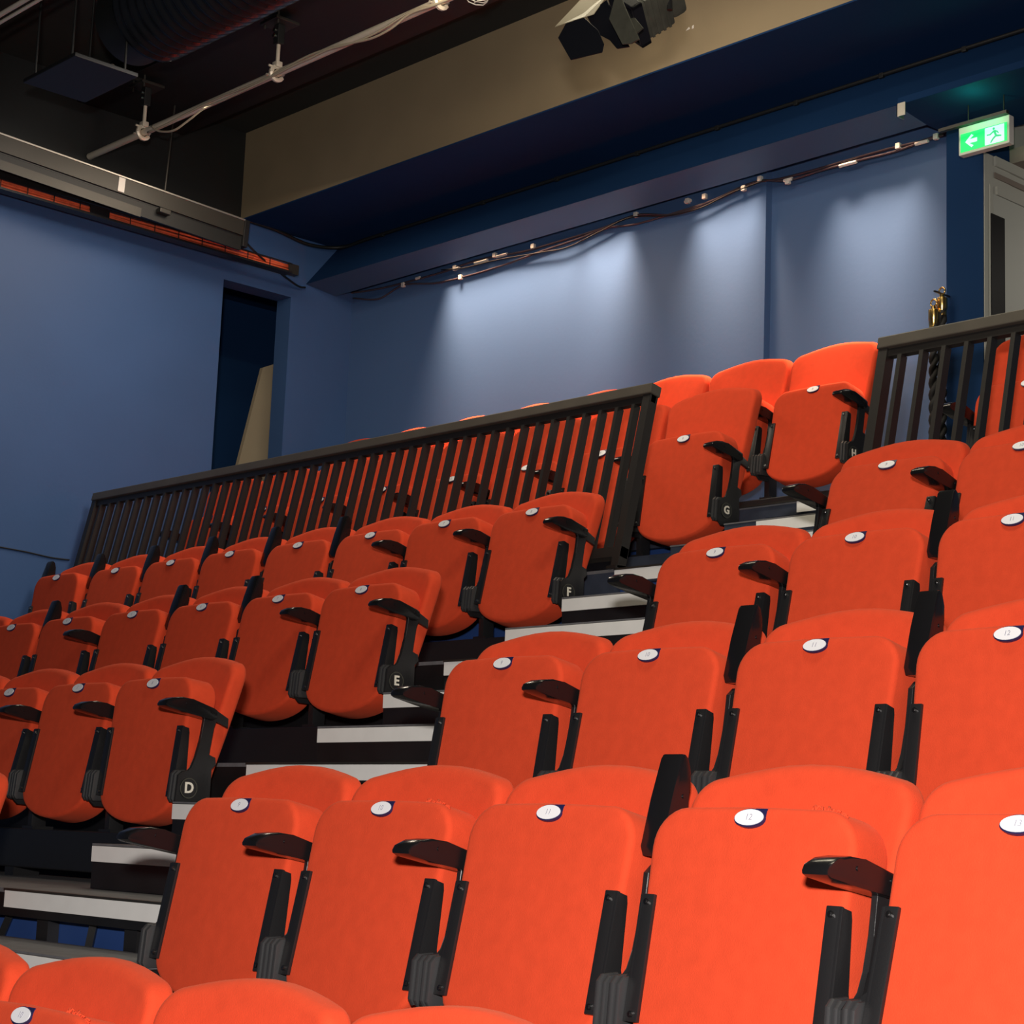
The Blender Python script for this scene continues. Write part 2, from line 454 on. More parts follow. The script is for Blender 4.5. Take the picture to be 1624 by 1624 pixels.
for row, ks in right_seats.items():
    y, z = ROWS[row]
    for k in ks:
        up = (row, k) in UPR
        pos = 'aisle-end seat' if k == 9 else 'seat'
        lb = f"orange folding {pos} in {RT[row]}, numbered {k}, {'armrest raised' if up else 'armrest down'}"
        if row == 'B':
            lb = 'orange folding seat of the bottom row, ' + {9: 'only its backrest edge showing at the left', 10: 'its badge numbered 10 showing', 11: 'whole backrest top showing below the seat numbered 9', 12: 'rightmost backrest top showing'}[k]
        if (row, k) == ('G', 9): lb = 'orange folding seat behind the short railing at the right picture edge'
        make_seat(((k - 9) * 0.5, y, z), lb, f'seats in the {RT[row]}', str(k), dy=DYR.get((row, k), 0.0), right='up' if up else 'down', left='down' if k == 9 else None, high=row == 'G', torn=(row, k) in (('C', 12), ('B', 10), ('C', 10)))

# ------------------------------------------------------------------ tiered decks and aisle steps
WX = -5.57      # left wall plane
YB = 4.50       # back wall plane
AX0, AX1 = -1.35, -0.25
RXE = 3.2       # right end of the stand
names = ['B', 'C', 'D', 'E', 'F', 'G', 'H']
edge = {r: (ROWS[r][0] - (0.679 if r == 'G' else 0.632), ROWS[r][1] + (-0.645 if r == 'G' else DECKZ)) for r in names}
edge['H'] = (3.44, 1.334)
for i, r in enumerate(names):
    y0, z0 = edge[r]
    y1 = edge[names[i + 1]][0] + 0.03 if i + 1 < len(names) else YB - 0.07
    prev = edge[names[i - 1]][1] if i else -1.62
    ri = {'C': 'nearest step', 'D': 'row lettered D', 'E': 'row lettered E', 'F': 'row lettered F', 'G': 'row lettered G', 'H': 'top row', 'B': 'bottom row'}[r]
    xe = RXE if r != 'H' else RXE
    t = thing('seating_deck', f'black seating platform carrying the {ri}', 'platform', (0, y0, z0), 'stepped seating platforms')
    bm = bmesh.new()
    box(bm, WX + 0.01, xe, 0.0, y1 - y0, -0.012, 0.0)
    new_obj('tread', bm, TREAD, t)
    bm = bmesh.new()
    fh = 0.075 if r == 'D' else 0.13
    for xa, xb, hh in ((WX + 0.01, AX0 - 0.001, fh), (AX0 - 0.001, AX1 + 0.02, 0.058 if r != 'D' else fh), (AX1 + 0.02, xe, fh)):
        box(bm, xa, xb, 0.0, 0.03, -hh, -0.0125)
    bmesh.ops.remove_doubles(bm, verts=bm.verts, dist=0.0005)
    new_obj('fascia', bm, SLATE if r in 'GH' else DECK, t)
    bm = bmesh.new()
    box(bm, WX + 0.01, xe, 0.055, 0.065, prev - z0 + 0.001, -0.0125)
    new_obj('riser_panel', bm, RISERB if r in 'CDGH' else DECK, t)
    bm = bmesh.new()
    box(bm, AX0 if r != 'H' else -1.184, AX1 + 0.02, -0.006, 0.0, -0.052, -0.006, bev=0.001)
    new_obj('white_nosing', bm, STRIP, t)
    bm = bmesh.new()
    box(bm, AX0 if r != 'H' else WX + 0.02, AX1 + 0.02, -0.010, 0.012, -0.0055, 0.0005)
    new_obj('edge_trim', bm, CHAN, t)
# the beams that carry the seats
for r in names:
    y, z = ROWS[r]
    for side, x0, x1 in (('left', WX + 0.03, AX0 - 0.005), ('right', AX1 + 0.005, RXE)):
        if side == 'right' and r == 'H': continue
        if side == 'left' and r == 'B': continue
        bm = bmesh.new(); box(bm, x0, x1, -0.035, 0.075, 0.03, z - 0.474 - edge[r][1], bev=0.004)
        w = {'B': 'bottom row', 'C': 'nearest full row', 'D': 'second full row', 'E': 'third full row', 'F': 'fourth full row', 'G': 'railed row', 'H': 'top row'}[r] if side == 'right' else \
            {'C': 'front row', 'D': 'row lettered D', 'E': 'row lettered E', 'F': 'row lettered F', 'G': 'row lettered G', 'H': 'top row'}[r]
        t = thing('seat_support_beam', f"black steel beam under the seats of the {w}, {side} of the aisle", 'beam', (0, y, edge[r][1]), 'beams carrying the rows of seats')
        new_obj('beam_profile', bm, SLATE if r == 'G' else STEEL, t)
        L = x1 - x0; n = max(2, int(L / 1.0))
        for q in range(n + 1):
            xx = x0 + 0.1 + (L - 0.2) * q / n
            bm = bmesh.new(); box(bm, xx - 0.03, xx + 0.03, -0.03, 0.07, 0.0, 0.03)
            new_obj('foot', bm, STEEL, t)
# intermediate aisle steps
STEPTXT = {'B': 'the bottom row', 'C': 'the nearest row', 'D': 'row D', 'E': 'row E', 'F': 'row F', 'G': 'row G'}
for r in names[:-1]:
    y0, z0 = edge[r]; y2, z2 = edge[names[names.index(r) + 1]]
    for q in (1, 2):
        ys = y0 + (y2 - y0) * q / 3 + 0.001; zs = z0 + (z2 - z0) * q / 3
        sx0 = AX0 if r != 'G' else (-1.34 if q == 1 else -1.32)
        t = thing('aisle_step', f"{'lower' if q == 1 else 'upper'} black aisle step beside {STEPTXT[r]} with a white front strip", 'step', (0, ys, z0), 'aisle steps between the seat blocks')
        bm = bmesh.new(); dep = (y2 - y0) / 3 - 0.004; box(bm, sx0, AX1 + 0.02, 0.0, dep, 0.001, zs - z0 - 0.006, bev=0.002)
        new_obj('step_box', bm, SLATE if r == 'G' else DECK, t)
        bm = bmesh.new(); box(bm, sx0, AX1 + 0.02, -0.003, dep, zs - z0 - 0.0055, zs - z0)
        new_obj('tread', bm, TREAD, t)
        bm = bmesh.new(); box(bm, (sx0 + 0.004) if r != 'G' else -1.152, AX1, -0.006, 0.0, zs - z0 - 0.052, zs - z0 - 0.007, bev=0.001)
        new_obj('white_strip', bm, STRIP, t)

# ------------------------------------------------------------------ railings
def railing(name_label, x0, x1, postsides):
    yb, zb, yt, zt = 2.588, edge['G'][1] + 0.001, 2.752, 1.692
    t = thing('railing', name_label, 'railing', (x0, yb, zb))
    def P(x, f): return Vector((x - x0, (yt - yb) * f, (zt - zb) * f))
    d = P(x0, 1).normalized(); th = math.atan2(yt - yb, zt - zb)
    R = Matrix.Rotation(-th, 4, 'X'); H = P(x0, 1).length
    L = x1 - x0
    bm = bmesh.new(); box(bm, -0.005, L + 0.005, -0.028, 0.028, H - 0.035, H + 0.008, bev=0.004, M=R)
    new_obj('top_rail', bm, RAILT, t)
    bm = bmesh.new(); box(bm, 0, L, -0.02, 0.02, 0.045, 0.085, M=R); new_obj('bottom_rail', bm, RAILM, t)
    bm = bmesh.new(); box(bm, 0, L, -0.012, 0.012, H - 0.065, H - 0.036, M=R); new_obj('under_rail_flat', bm, RAILM, t)
    n = int(round(L / 0.0905))
    for k in range(n + 1):
        xx = L * k / n
        e = k in (0, n)
        w = 0.019 if e else 0.0085
        bm = bmesh.new(); box(bm, xx - w + (w if k == 0 else 0) - (w if k == n else 0), xx + w + (w if k == 0 else 0) - (w if k == n else 0), -0.022 if e else -0.017, 0.022 if e else 0.017,
                              0.0 if e else 0.086, H - (0.036 if e else 0.0655), M=R)
        new_obj('post' if e else 'baluster', bm, RAILM, t)
    for k in (0, n):
        bm = bmesh.new(); xx = L * k / n
        box(bm, xx - 0.05 if k else 0, xx if k else 0.05, -0.03, 0.03, 0.0, 0.012); new_obj('base_plate', bm, RAILM, t)
    return t
railing('long black metal railing with upright bars in front of the row lettered G', -5.46, -1.335, 1)
railing('short black metal railing with upright bars at the right picture edge', -0.262, 0.9, 1)

# ------------------------------------------------------------------ room
ZC = 4.045
def wall_y(name, m_, x0, x1, y, z0, z1, th=0.1): return sbox(name, m_, x0, x1, y, y + th, z0, z1)
FZ = -1.62
sbox('floor', FLOORM, WX - 0.2, 6.0, -7.0, YB + 0.3, FZ - 0.1, FZ)
sbox('ceiling', CEIL, WX - 0.2, 6.0, -7.0, YB + 0.3, ZC, ZC + 0.1)
sbox('wall_front', DNAVY, WX - 0.2, 6.0, -7.1, -7.0, FZ, ZC)
sbox('wall_right', DNAVY, 6.0, 6.1, -7.0, YB + 0.2, FZ, ZC)
# left wall with its opening (door_1)
OY0, OY1, OZ = 3.546, 4.035, 3.118
bm = bmesh.new()
box(bm, WX - 0.14, WX, -7.0, OY0, FZ, 3.51)
box(bm, WX - 0.14, WX, OY0, OY1, OZ, 3.51)
box(bm, WX - 0.14, WX, OY1, YB + 0.1, FZ, 3.51)
bmesh.ops.remove_doubles(bm, verts=bm.verts, dist=0.0001)
struct('wall_left', bm, NAVY)
sbox('wall_left_upper', CABLE, WX - 0.14, WX, -7.0, YB + 0.1, 3.5101, ZC)
# room behind the opening
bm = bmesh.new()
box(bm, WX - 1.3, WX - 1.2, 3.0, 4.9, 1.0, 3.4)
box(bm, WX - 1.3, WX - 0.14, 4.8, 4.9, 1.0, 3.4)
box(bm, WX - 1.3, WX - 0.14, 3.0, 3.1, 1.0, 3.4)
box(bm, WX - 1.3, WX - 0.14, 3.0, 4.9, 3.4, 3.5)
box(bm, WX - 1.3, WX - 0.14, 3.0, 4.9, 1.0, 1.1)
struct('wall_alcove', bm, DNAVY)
# back wall: left panel, recessed right panel, pier
XS, XP0, XP1 = -2.26, at(1501, 400, 1, YB - 0.06).x, at(1560, 400, 1, YB - 0.06).x
WT = 3.55
sbox('wall_back', BLUE2, WX, XS, YB, YB + 0.15, FZ, WT)
sbox('wall_back_recess', BLUE2, XS, XP0 + 0.02, YB + 0.045, YB + 0.15, FZ, WT)
sbox('trim_corner', CORR, XP1 - 0.02, XP1 + 0.002, YB - 0.055, YB + 0.15, 1.34, 3.03)
sbox('trim_pier', DNAVY, XP0, XP1 - 0.002, YB - 0.06, YB + 0.15, 1.3, WT)
sbox('wall_back_right', BLUE2, 0.9, 6.0, YB, YB + 0.15, FZ, WT)
# bulkhead over the top row: underside, sloping dark face, pale underside lip, lamp slot behind it
bm = bmesh.new()
prof = [(3.637, 3.51), (4.367, 3.51), (4.14, 3.222), (4.367, 3.198), (4.40, 3.205), (4.40, 3.56), (3.637, 3.56)]
# tan beam
sbox('trim_beam', BEIGE, WX, 6.0, 3.637, 3.70, 3.508, ZC)
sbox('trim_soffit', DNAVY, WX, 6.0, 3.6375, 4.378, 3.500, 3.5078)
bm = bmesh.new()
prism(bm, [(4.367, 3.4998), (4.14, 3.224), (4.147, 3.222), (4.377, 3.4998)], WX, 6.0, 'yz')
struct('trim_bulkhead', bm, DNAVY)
bm = bmesh.new()
pr = [(4.145, 3.2235), (4.367, 3.199), (4.385, 3.205), (4.385, 3.45), (4.40, 3.50), (4.33, 3.44)]
LX = at(1422, 190, 1, 4.14).x
prism(bm, [(4.14, 3.2225), (4.367, 3.198), (4.367, 3.205), (4.15, 3.2295)], WX, LX, 'yz')
struct('trim_bulkhead_lip', bm, PELMET)
bm = bmesh.new()
prism(bm, [(4.14, 3.2225), (4.367, 3.198), (4.50, 3.198), (4.50, 3.26), (4.15, 3.26)], LX, 6.0, 'yz')
struct('trim_bulkhead_end', bm, DNAVY)
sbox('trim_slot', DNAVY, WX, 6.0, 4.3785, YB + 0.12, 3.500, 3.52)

# corridor through the opening on the right
bm = bmesh.new(); box(bm, XP1 - 0.1, XP1 - 0.001, YB + 0.15, 9.0, 1.3, 3.6)
struct('wall_corridor', bm, CORR)
sbox('wall_corridor_end', CORR, -1.1, 1.2, 9.0, 9.1, 1.3, 3.6)
sbox('wall_corridor_right', CORR, 0.9, 1.0, YB + 0.15, 9.0, 1.3, 3.6)
sbox('floor_corridor', TREAD, -1.1, 1.0, YB, 9.0, 1.24, 1.33)
sbox('ceiling_corridor', CORRC, -1.1, 1.0, YB + 0.15, 9.0, 3.03, 3.1)
sbox('trim_header', DNAVY, XP1, 0.9, YB - 0.02, YB + 0.15, 3.20, 3.56)
for i, (za, zb) in enumerate(((2.985, 3.03), (2.93, 2.955))):
    sbox(f'trim_{i+1}', CORRC if i else CORR, XP1, XP1 + 0.012 - 0.004 * i, YB + 0.02, 9.0, za, zb)
# door in the corridor wall
t = thing('door_2', 'pale corridor door', 'door', (XP1, YB, 1.33)); del t['label']; del t['category']; t['kind'] = 'structure'
ga, gb = at(1572, 338, 0, XP1 + 0.01), at(1593, 346, 0, XP1 + 0.01)
Y_ = lambda p: p.y - YB
bm = bmesh.new()
box(bm, 0.0, 0.008, 0.006, 0.62, 0.011, 1.52)
new_obj('door_leaf', bm, DOORM, t)
bm = bmesh.new(); box(bm, 0.008, 0.012, Y_(ga), Y_(gb), 0.5, ga.z - 1.33); new_obj('vision_panel', bm, GLASSD, t)
bm = bmesh.new()
for a in ((0.0, 0.008, -0.02, 0.004, 0.011, 1.56), (0.0, 0.014, 0.622, 0.66, 0.011, 1.56), (0.0, 0.014, 0.028, 0.622, 1.522, 1.56)): box(bm, *a)
new_obj('door_frame', bm, CORR, t)

# beige board leaning in the alcove
p = [at(417, 583, 0, -5.95), at(446, 574, 0, -5.95), at(446, 745, 0, -5.95), at(375, 752, 0, -5.95)]
p[2].z -= 0.9; p[3].z -= 0.9; p[3].y -= 0.2
bm = bmesh.new()
A = [bm.verts.new(q) for q in p]; B = [bm.verts.new(q + Vector((-0.03, 0, 0))) for q in p]
bm.faces.new(A); bm.faces.new(B[::-1])
for i in range(4): bm.faces.new((A[i], B[i], B[(i + 1) % 4], A[(i + 1) % 4]))
tag(new_obj('leaning_board', bm, PANELB), 'beige board standing in the dark opening of the left wall', 'board')

# ------------------------------------------------------------------ exit sign
y = 4.30
a = at(1523, 205, 1, y); b = at(1603, 183, 1, y); c = at(1526, 248, 1, y)
w, h = b.x - a.x, a.z - c.z
t = thing('exit_sign', 'green illuminated emergency exit sign with a white arrow and running figure', 'sign', ((a.x + b.x) / 2, y, (a.z + c.z) / 2))
bm = bmesh.new(); box(bm, -w / 2, w / 2, -0.012, 0.025, -h / 2, h / 2, bev=0.003); new_obj('sign_case', bm, SIGNW, t)
gw, gh = w / 2 - 0.011, h / 2 - 0.012
zt = h / 2 - 0.032
bm = bmesh.new(); box(bm, -gw, gw, -0.0145, -0.0115, -gh, zt); new_obj('green_panel', bm, SGREEN, t)
zc = (zt - gh) / 2
bm = bmesh.new()
ax, s = -0.062, 0.030
prism(bm, [(ax - s, zc), (ax + 0.002, zc + s), (ax + 0.012, zc + s * 0.75), (ax - 0.008, zc + 0.009), (ax + s, zc + 0.009), (ax + s, zc - 0.009), (ax - 0.008, zc - 0.009), (ax + 0.012, zc - s * 0.75), (ax + 0.002, zc - s)], -0.016, -0.0146, 'xz')
new_obj('arrow', bm, SWHITE, t)
bm = bmesh.new(); box(bm, 0.008, gw - 0.012, -0.0158, -0.0146, -gh + 0.002, zt - 0.004)
dp = new_obj('doorway_pictogram', bm, SWHITE, t)
bm = bmesh.new()
fx = 0.055
prism(bm, arc(fx - 0.002, zc + 0.026, 0.0058, 0.0058, 0, 330, 11), -0.017, -0.0159, 'xz')
for q in ([(fx - 0.006, zc + 0.018), (fx + 0.006, zc + 0.019), (fx + 0.013, zc - 0.004), (fx + 0.004, zc - 0.007)],
          [(fx + 0.004, zc - 0.004), (fx + 0.012, zc - 0.004), (fx + 0.036, zc - 0.010), (fx + 0.036, zc - 0.016), (fx + 0.01, zc - 0.013)],
          [(fx + 0.004, zc - 0.006), (fx + 0.01, zc - 0.012), (fx - 0.004, zc - 0.022), (fx - 0.016, zc - 0.036), (fx - 0.02, zc - 0.033), (fx - 0.009, zc - 0.017)],
          [(fx - 0.005, zc + 0.017), (fx - 0.022, zc + 0.006), (fx - 0.037, zc + 0.007), (fx - 0.037, zc + 0.002), (fx - 0.02, zc - 0.0), (fx - 0.003, zc + 0.010)],
          [(fx + 0.006, zc + 0.018), (fx + 0.018, zc + 0.012), (fx + 0.024, zc + 0.0), (fx + 0.02, zc - 0.001), (fx + 0.014, zc + 0.007), (fx + 0.006, zc + 0.011)]):
    prism(bm, q, -0.017, -0.0159, 'xz')
new_obj('running_figure', bm, SMGREEN, dp)
for xx in (-0.09, 0.09):
    bm = bmesh.new(); cyl(bm, (xx, 0.006, h / 2), (xx, 0.006, 3.207 - t.location.z), 0.003, 8)
    new_obj('hanger', bm, CABLE, t)
# green spill comes from the lit panel itself plus an added point light in front of the case
ld = bpy.data.lights.new('exit_sign_glow', 'POINT'); ld.energy = 0.7; ld.color = (0.05, 1.0, 0.35); ld.shadow_soft_size = 0.03
lo = bpy.data.objects.new('exit_sign_glow', ld); C.objects.link(lo); lo.location = ((a.x + b.x) / 2 + 0.0, 4.19, 3.13)

# cable tray strip above the sign
bm = bmesh.new()
p0 = at(1490, 208, 1, 4.25); p1 = at(1600, 178, 1, 4.25)

# ------------------------------------------------------------------ wall-top cables
def cable(label, pts, r, m_, name='cable', n=6, nn=8, clips=None, clipm=None):
    t = thing(name, label, 'cable', tuple(pts[0]))
    o0 = Vector(pts[0])
    bm = bmesh.new(); tube(bm, smooth_curve([Vector(p) - o0 for p in pts], nn), r, n)
    new_obj('sheath', bm, m_, t, smooth='all')
    for q in clips or []:
        q = Vector(q) - o0
        bm = bmesh.new(); box(bm, q.x - 0.012, q.x + 0.012, q.y - 0.012, q.y + 0.008, q.z - 0.014, q.z + 0.014, bev=0.003)
        new_obj('clip', bm, clipm or CLIP, t)
    return t
yw = YB - 0.007
pxs = [(560, 473), (600, 474), (640, 452), (690, 449), (740, 438), (800, 420), (860, 398), (920, 378), (960, 362), (1010, 355), (1085, 333), (1140, 315), (1180, 296), (1208, 286), (1250, 286), (1300, 271), (1360, 255), (1420, 240), (1470, 222), (1498, 214)]
cable('lowest drooping brown cable along the top of the lit back wall', [at(u, v, 1, yw) for u, v in pxs], 0.0055, BROWNC,
      clips=[at(u, v, 1, yw - 0.002) for u, v in ((640, 452), (731, 440), (1250, 288), (1180, 299))])
pxs = [(545, 466), (590, 460), (635, 450), (700, 432), (760, 412), (830, 399), (880, 385), (950, 364), (1010, 341), (1070, 340), (1130, 318), (1190, 291), (1235, 284), (1290, 270), (1345, 254), (1410, 236), (1460, 224), (1500, 210)]
cable('upper brown cable clipped along the top of the lit back wall', [at(u, v, 1, yw) for u, v in pxs], 0.006, BROWNC,
      clips=[at(u, v, 1, yw - 0.002) for u, v in ((722, 425), (785, 405), (846, 391), (1009, 341), (1091, 319), (1118, 312), (1206, 284), (1425, 232), (1485, 217))])
pxs = [(700, 428), (735, 425), (790, 412), (860, 400), (900, 392), (950, 368), (1000, 345), (1060, 342), (1110, 330), (1160, 306), (1215, 285)]
cable('thin dark cable crossing the two brown cables on the lit wall', [at(u, v, 1, yw - 0.012) for u, v in pxs], 0.0035, CABLE)
# white connector lozenges on the cables
for i, (u, v, L) in enumerate(((724, 426, .05), (763, 415, .11), (796, 405, .09), (663, 441, .035), (1345, 260, .10), (1250, 285, .05), (1462, 226, .07), (1091, 319, .04))):
    q = at(u, v, 1, yw - 0.004); q2 = at(u + 40, v - 11, 1, yw - 0.004); d = (q2 - q).normalized()
    bm = bmesh.new(); tube(bm, [-d * L / 2, d * L / 2], 0.009, 8)
    o = new_obj('cable_connector', bm, CLIP, smooth=40, loc=q)
    tag(o, ['small white connector, second from the left on the wall-top cables', 'longest white connector on the left part of the wall-top cables', 'white connector just right of the longest one on the wall-top cables', 'leftmost tiny white connector on the wall-top cables',
            'white connector on the cables above the recessed wall panel', 'small white connector beside the wall corner below the bulkhead', 'rightmost white connector, near the exit sign', 'white connector left of the wall corner below the bulkhead'][i],
        'connector', 'white connectors on the wall-top cables')
# black cable along the soffit corner
pts = [at(390, 349, 0, WX + 0.02), at(440, 366, 0, WX + 0.02), at(490, 388, 0, WX + 0.02), Vector((WX + 0.09, 4.33, 3.485)), Vector((-5.2, 4.34, 3.492)), Vector((-4.5, 4.345, 3.494)), Vector((-3, 4.345, 3.494)), Vector((-1, 4.345, 3.494)), Vector((1.0, 4.345, 3.494))]
cable('thick black cable along the corner of the dark blue bulkhead', pts, 0.011, CABLE, clips=[Vector((x, 4.345, 3.49)) for x in (-5.1, -4.2, -3.6, -3.0, -2.45, -1.95, -1.45, -1.0, -0.55)], clipm=CABLE)
# metal bracket on the end of the lip
bm = bmesh.new(); box(bm, 0, 0.045, 0, 0.004, -0.06, 0.0); box(bm, 0, 0.004, 0, 0.05, -0.06, 0.0)
q = at(1422, 172, 1, 4.13); q.z = max(q.z, 3.225)
tag(new_obj('end_bracket', bm, ALU, loc=q), 'small bare metal bracket at the right end of the bulkhead lip', 'bracket')
bm = bmesh.new(); q0 = at(1490, 207, 1, 4.2); q1 = at(1598, 177, 1, 4.2)
box(bm, 0, (q1 - q0).x, -0.01, 0.01, -0.010, 0.004);
tag(new_obj('cable_trunking', bm, CHAN, loc=q0 + Vector((0, 0, 0))), 'thin grey cable trunking above the exit sign', 'trunking')

# ropes with brass ends hanging behind the short railing
def rope(x, y, z0, z1, label, ph):
    t = thing('barrier_rope', label, 'rope', (x, y, z0), 'hanging barrier ropes')
    n = 60
    for k in range(2):
        bm = bmesh.new()
        tube(bm, [(0.011 * math.cos(14 * PI * i / n + PI * k + ph), 0.011 * math.sin(14 * PI * i / n + PI * k + ph), (z1 - z0) * i / n) for i in range(n + 1)], 0.012, 8)
        new_obj('strand', bm, ROPE, t, smooth='all')
    bm = bmesh.new(); H = z1 - z0
    tube(bm, [(0, 0, H - 0.03), (0, 0, H), (0, 0, H + 0.005), (0, 0, H + 0.05), (0, 0, H + 0.055), (0, 0, H + 0.07)], 0.02, 14, rf=lambda i: (0.021, 0.021, 0.024, 0.024, 0.013, 0.009)[i])
    e = new_obj('brass_end', bm, BRASS, t, smooth=40)
    bm = bmesh.new()
    tube(bm, [(0.016 * math.cos(a), 0, H + 0.083 + 0.016 * math.sin(a)) for a in [2 * PI * i / 16 for i in range(17)]], 0.004, 6)
    new_obj('hook_ring', bm, BRASS, e, smooth='all')
    return t
qa = at(1494, 480, 1, 4.38); qb = at(1484, 500, 1, 4.36)
rope(qa.x, 4.38, 1.55, qa.z - 0.03, 'black twisted barrier rope with brass end, the taller of the two by the pier', 0.0)
rope(qb.x, 4.345, 1.50, qb.z - 0.03, 'black twisted barrier rope with brass end, the shorter of the two by the pier', 1.0)
bm = bmesh.new(); box(bm, qa.x - 0.004, qa.x + 0.004, 4.32, 4.438, qa.z + 0.036, qa.z + 0.044, bev=0.002)
tag(new_obj('rope_hook_bar', bm, STEEL), 'small black hook bar holding the two barrier ropes', 'hook')

# ------------------------------------------------------------------ gantry along the left wall
XG = -5.20
def ylen(name, u0, v0, u1, v1, x): 
    p = at(u0, v0, 0, x); q = at(u1, v1, 0, x); return p, q
t = thing('cable_gantry', 'long metal lighting channel hanging beside the left wall', 'gantry', (XG, 0, 3.451)); t.rotation_euler.x = -0.05
y0, y1 = -1.0, 3.42
bm = bmesh.new(); box(bm, -0.012, 0.0, y0, y1, -0.005, 0.088); new_obj('channel_side', bm, CHAN, t)
bm = bmesh.new(); box(bm, -0.03, 0.006, y0, y1, 0.082, 0.092, bev=0.002); new_obj('channel_lip', bm, ALU, t)
bm = bmesh.new(); box(bm, 0.0005, 0.004, 2.585, 2.625, 0.0, 0.08); new_obj('joint_plate', bm, SIGNW, t)
bm = bmesh.new(); box(bm, -0.20, -0.0125, y0, y1, -0.012, -0.004); new_obj('channel_base', bm, DECK, t)
bm = bmesh.new(); box(bm, -0.03, -0.014, y0, y1, -0.09, -0.0125); new_obj('dark_web', bm, CABLE, t)
bm = bmesh.new(); box(bm, -0.013, -0.008, y0, 2.75, -0.098, -0.047); new_obj('lower_channel', bm, CHAN, t)
bm = bmesh.new(); box(bm, -0.04, 0.008, y1 - 0.005, y1 + 0.03, -0.07, 0.09, bev=0.004); new_obj('end_cap', bm, DECK, t)
for i, yy in enumerate((0.4, 2.88)):
    bm = bmesh.new(); cyl(bm, (-0.006, yy, 0.0), (-0.006, yy, ZC - 3.455 + 0.05 * yy), 0.006, 8); new_obj('drop_rod', bm, CHAN, t)
    bm = bmesh.new(); box(bm, -0.012, 0.03, yy - 0.035, yy + 0.035, -0.045, -0.018, bev=0.004); new_obj('rod_bracket', bm, CHAN, t)
# cable tray with orange cables
XT = -5.36
pa = at(0, 300, 0, XT); pb = at(462, 434, 0, XT)
t = thing('cable_tray', 'black mesh cable tray filled with orange cables along the left wall', 'cable tray', (XT, pb.y, pb.z))
zA = 0.0
slope = (pa.z - pb.z) / (pa.y - pb.y)
Y0 = -1.5 - pb.y
def zz(yy): return slope * yy
bm = bmesh.new()
prism(bm, [(Y0, zz(Y0) - 0.0), (0, 0), (0, 0.012), (Y0, zz(Y0) + 0.012)], 0.0, 0.01, 'yz')
prism(bm, [(Y0, zz(Y0) - 0.0), (0, 0), (0, 0.01), (Y0, zz(Y0) + 0.01)], -0.06, 0.0, 'yz')
prism(bm, [(Y0, zz(Y0) + 0.055), (0, 0.055), (0, 0.062), (Y0, zz(Y0) + 0.062)], 0.0, 0.006, 'yz')
new_obj('tray_rails', bm, DECK, t)
for k in range(9):
    bm = bmesh.new()
    pts = []
    for i in range(22):
        yy = Y0 + (0 - Y0) * i / 21
        pts.append((-0.012 - 0.014 * (k % 4) + 0.004 * math.sin(i * 1.3 + k), yy, zz(yy) + 0.02 + 0.0105 * (k // 4 * 1.4) + 0.004 * math.sin(i * 0.9 + 2 * k)))
    tube(bm, smooth_curve(pts, 3), 0.0075, 6)
    new_obj('orange_cable', bm, ORANGEC, t, smooth='all')
for k in range(34):
    yy = Y0 + (-Y0) * k / 34
    bm = bmesh.new(); box(bm, 0.0, 0.003, yy - 0.0025, yy + 0.0025, zz(yy), zz(yy) + 0.06)
    new_obj('tray_rung', bm, DECK, t)
bm = bmesh.new(); box(bm, -0.02, 0.004, -1.36, -1.24, zz(-1.3) + 0.008, zz(-1.3) + 0.06, bev=0.003); new_obj('tray_joint', bm, DECK, t)
bm = bmesh.new(); box(bm, -0.04, 0.004, -0.02, 0.05, 0.0, 0.06); new_obj('tray_end_plate', bm, CHAN, t)
# dark stuff above the tray : conduit
bm = bmesh.new(); box(bm, -0.28, -0.02, -4.0, -0.35, 0.09, 0.16)
t2 = new_obj('tray_support_beam', bm, DECK, loc=(XT, pb.y, pb.z)); tag(t2, 'black beam between the metal channel and the orange cables', 'beam')
# thin cables hanging from the gantry end
cable('pair of thin black cables hanging from the gantry end to the corner', [at(380, 372, 0, -5.25), at(400, 395, 0, -5.3), at(428, 420, 0, -5.4), at(470, 452, 0, -5.52), at(484, 456, 0, -5.55)], 0.006, CABLE)
cable('thin black cable on the left wall beside the row lettered F', [at(-20, 864, 0, WX + 0.006), at(40, 875, 0, WX + 0.006), at(80, 884, 0, WX + 0.006), at(110, 888, 0, WX + 0.006)], 0.004, CABLE)

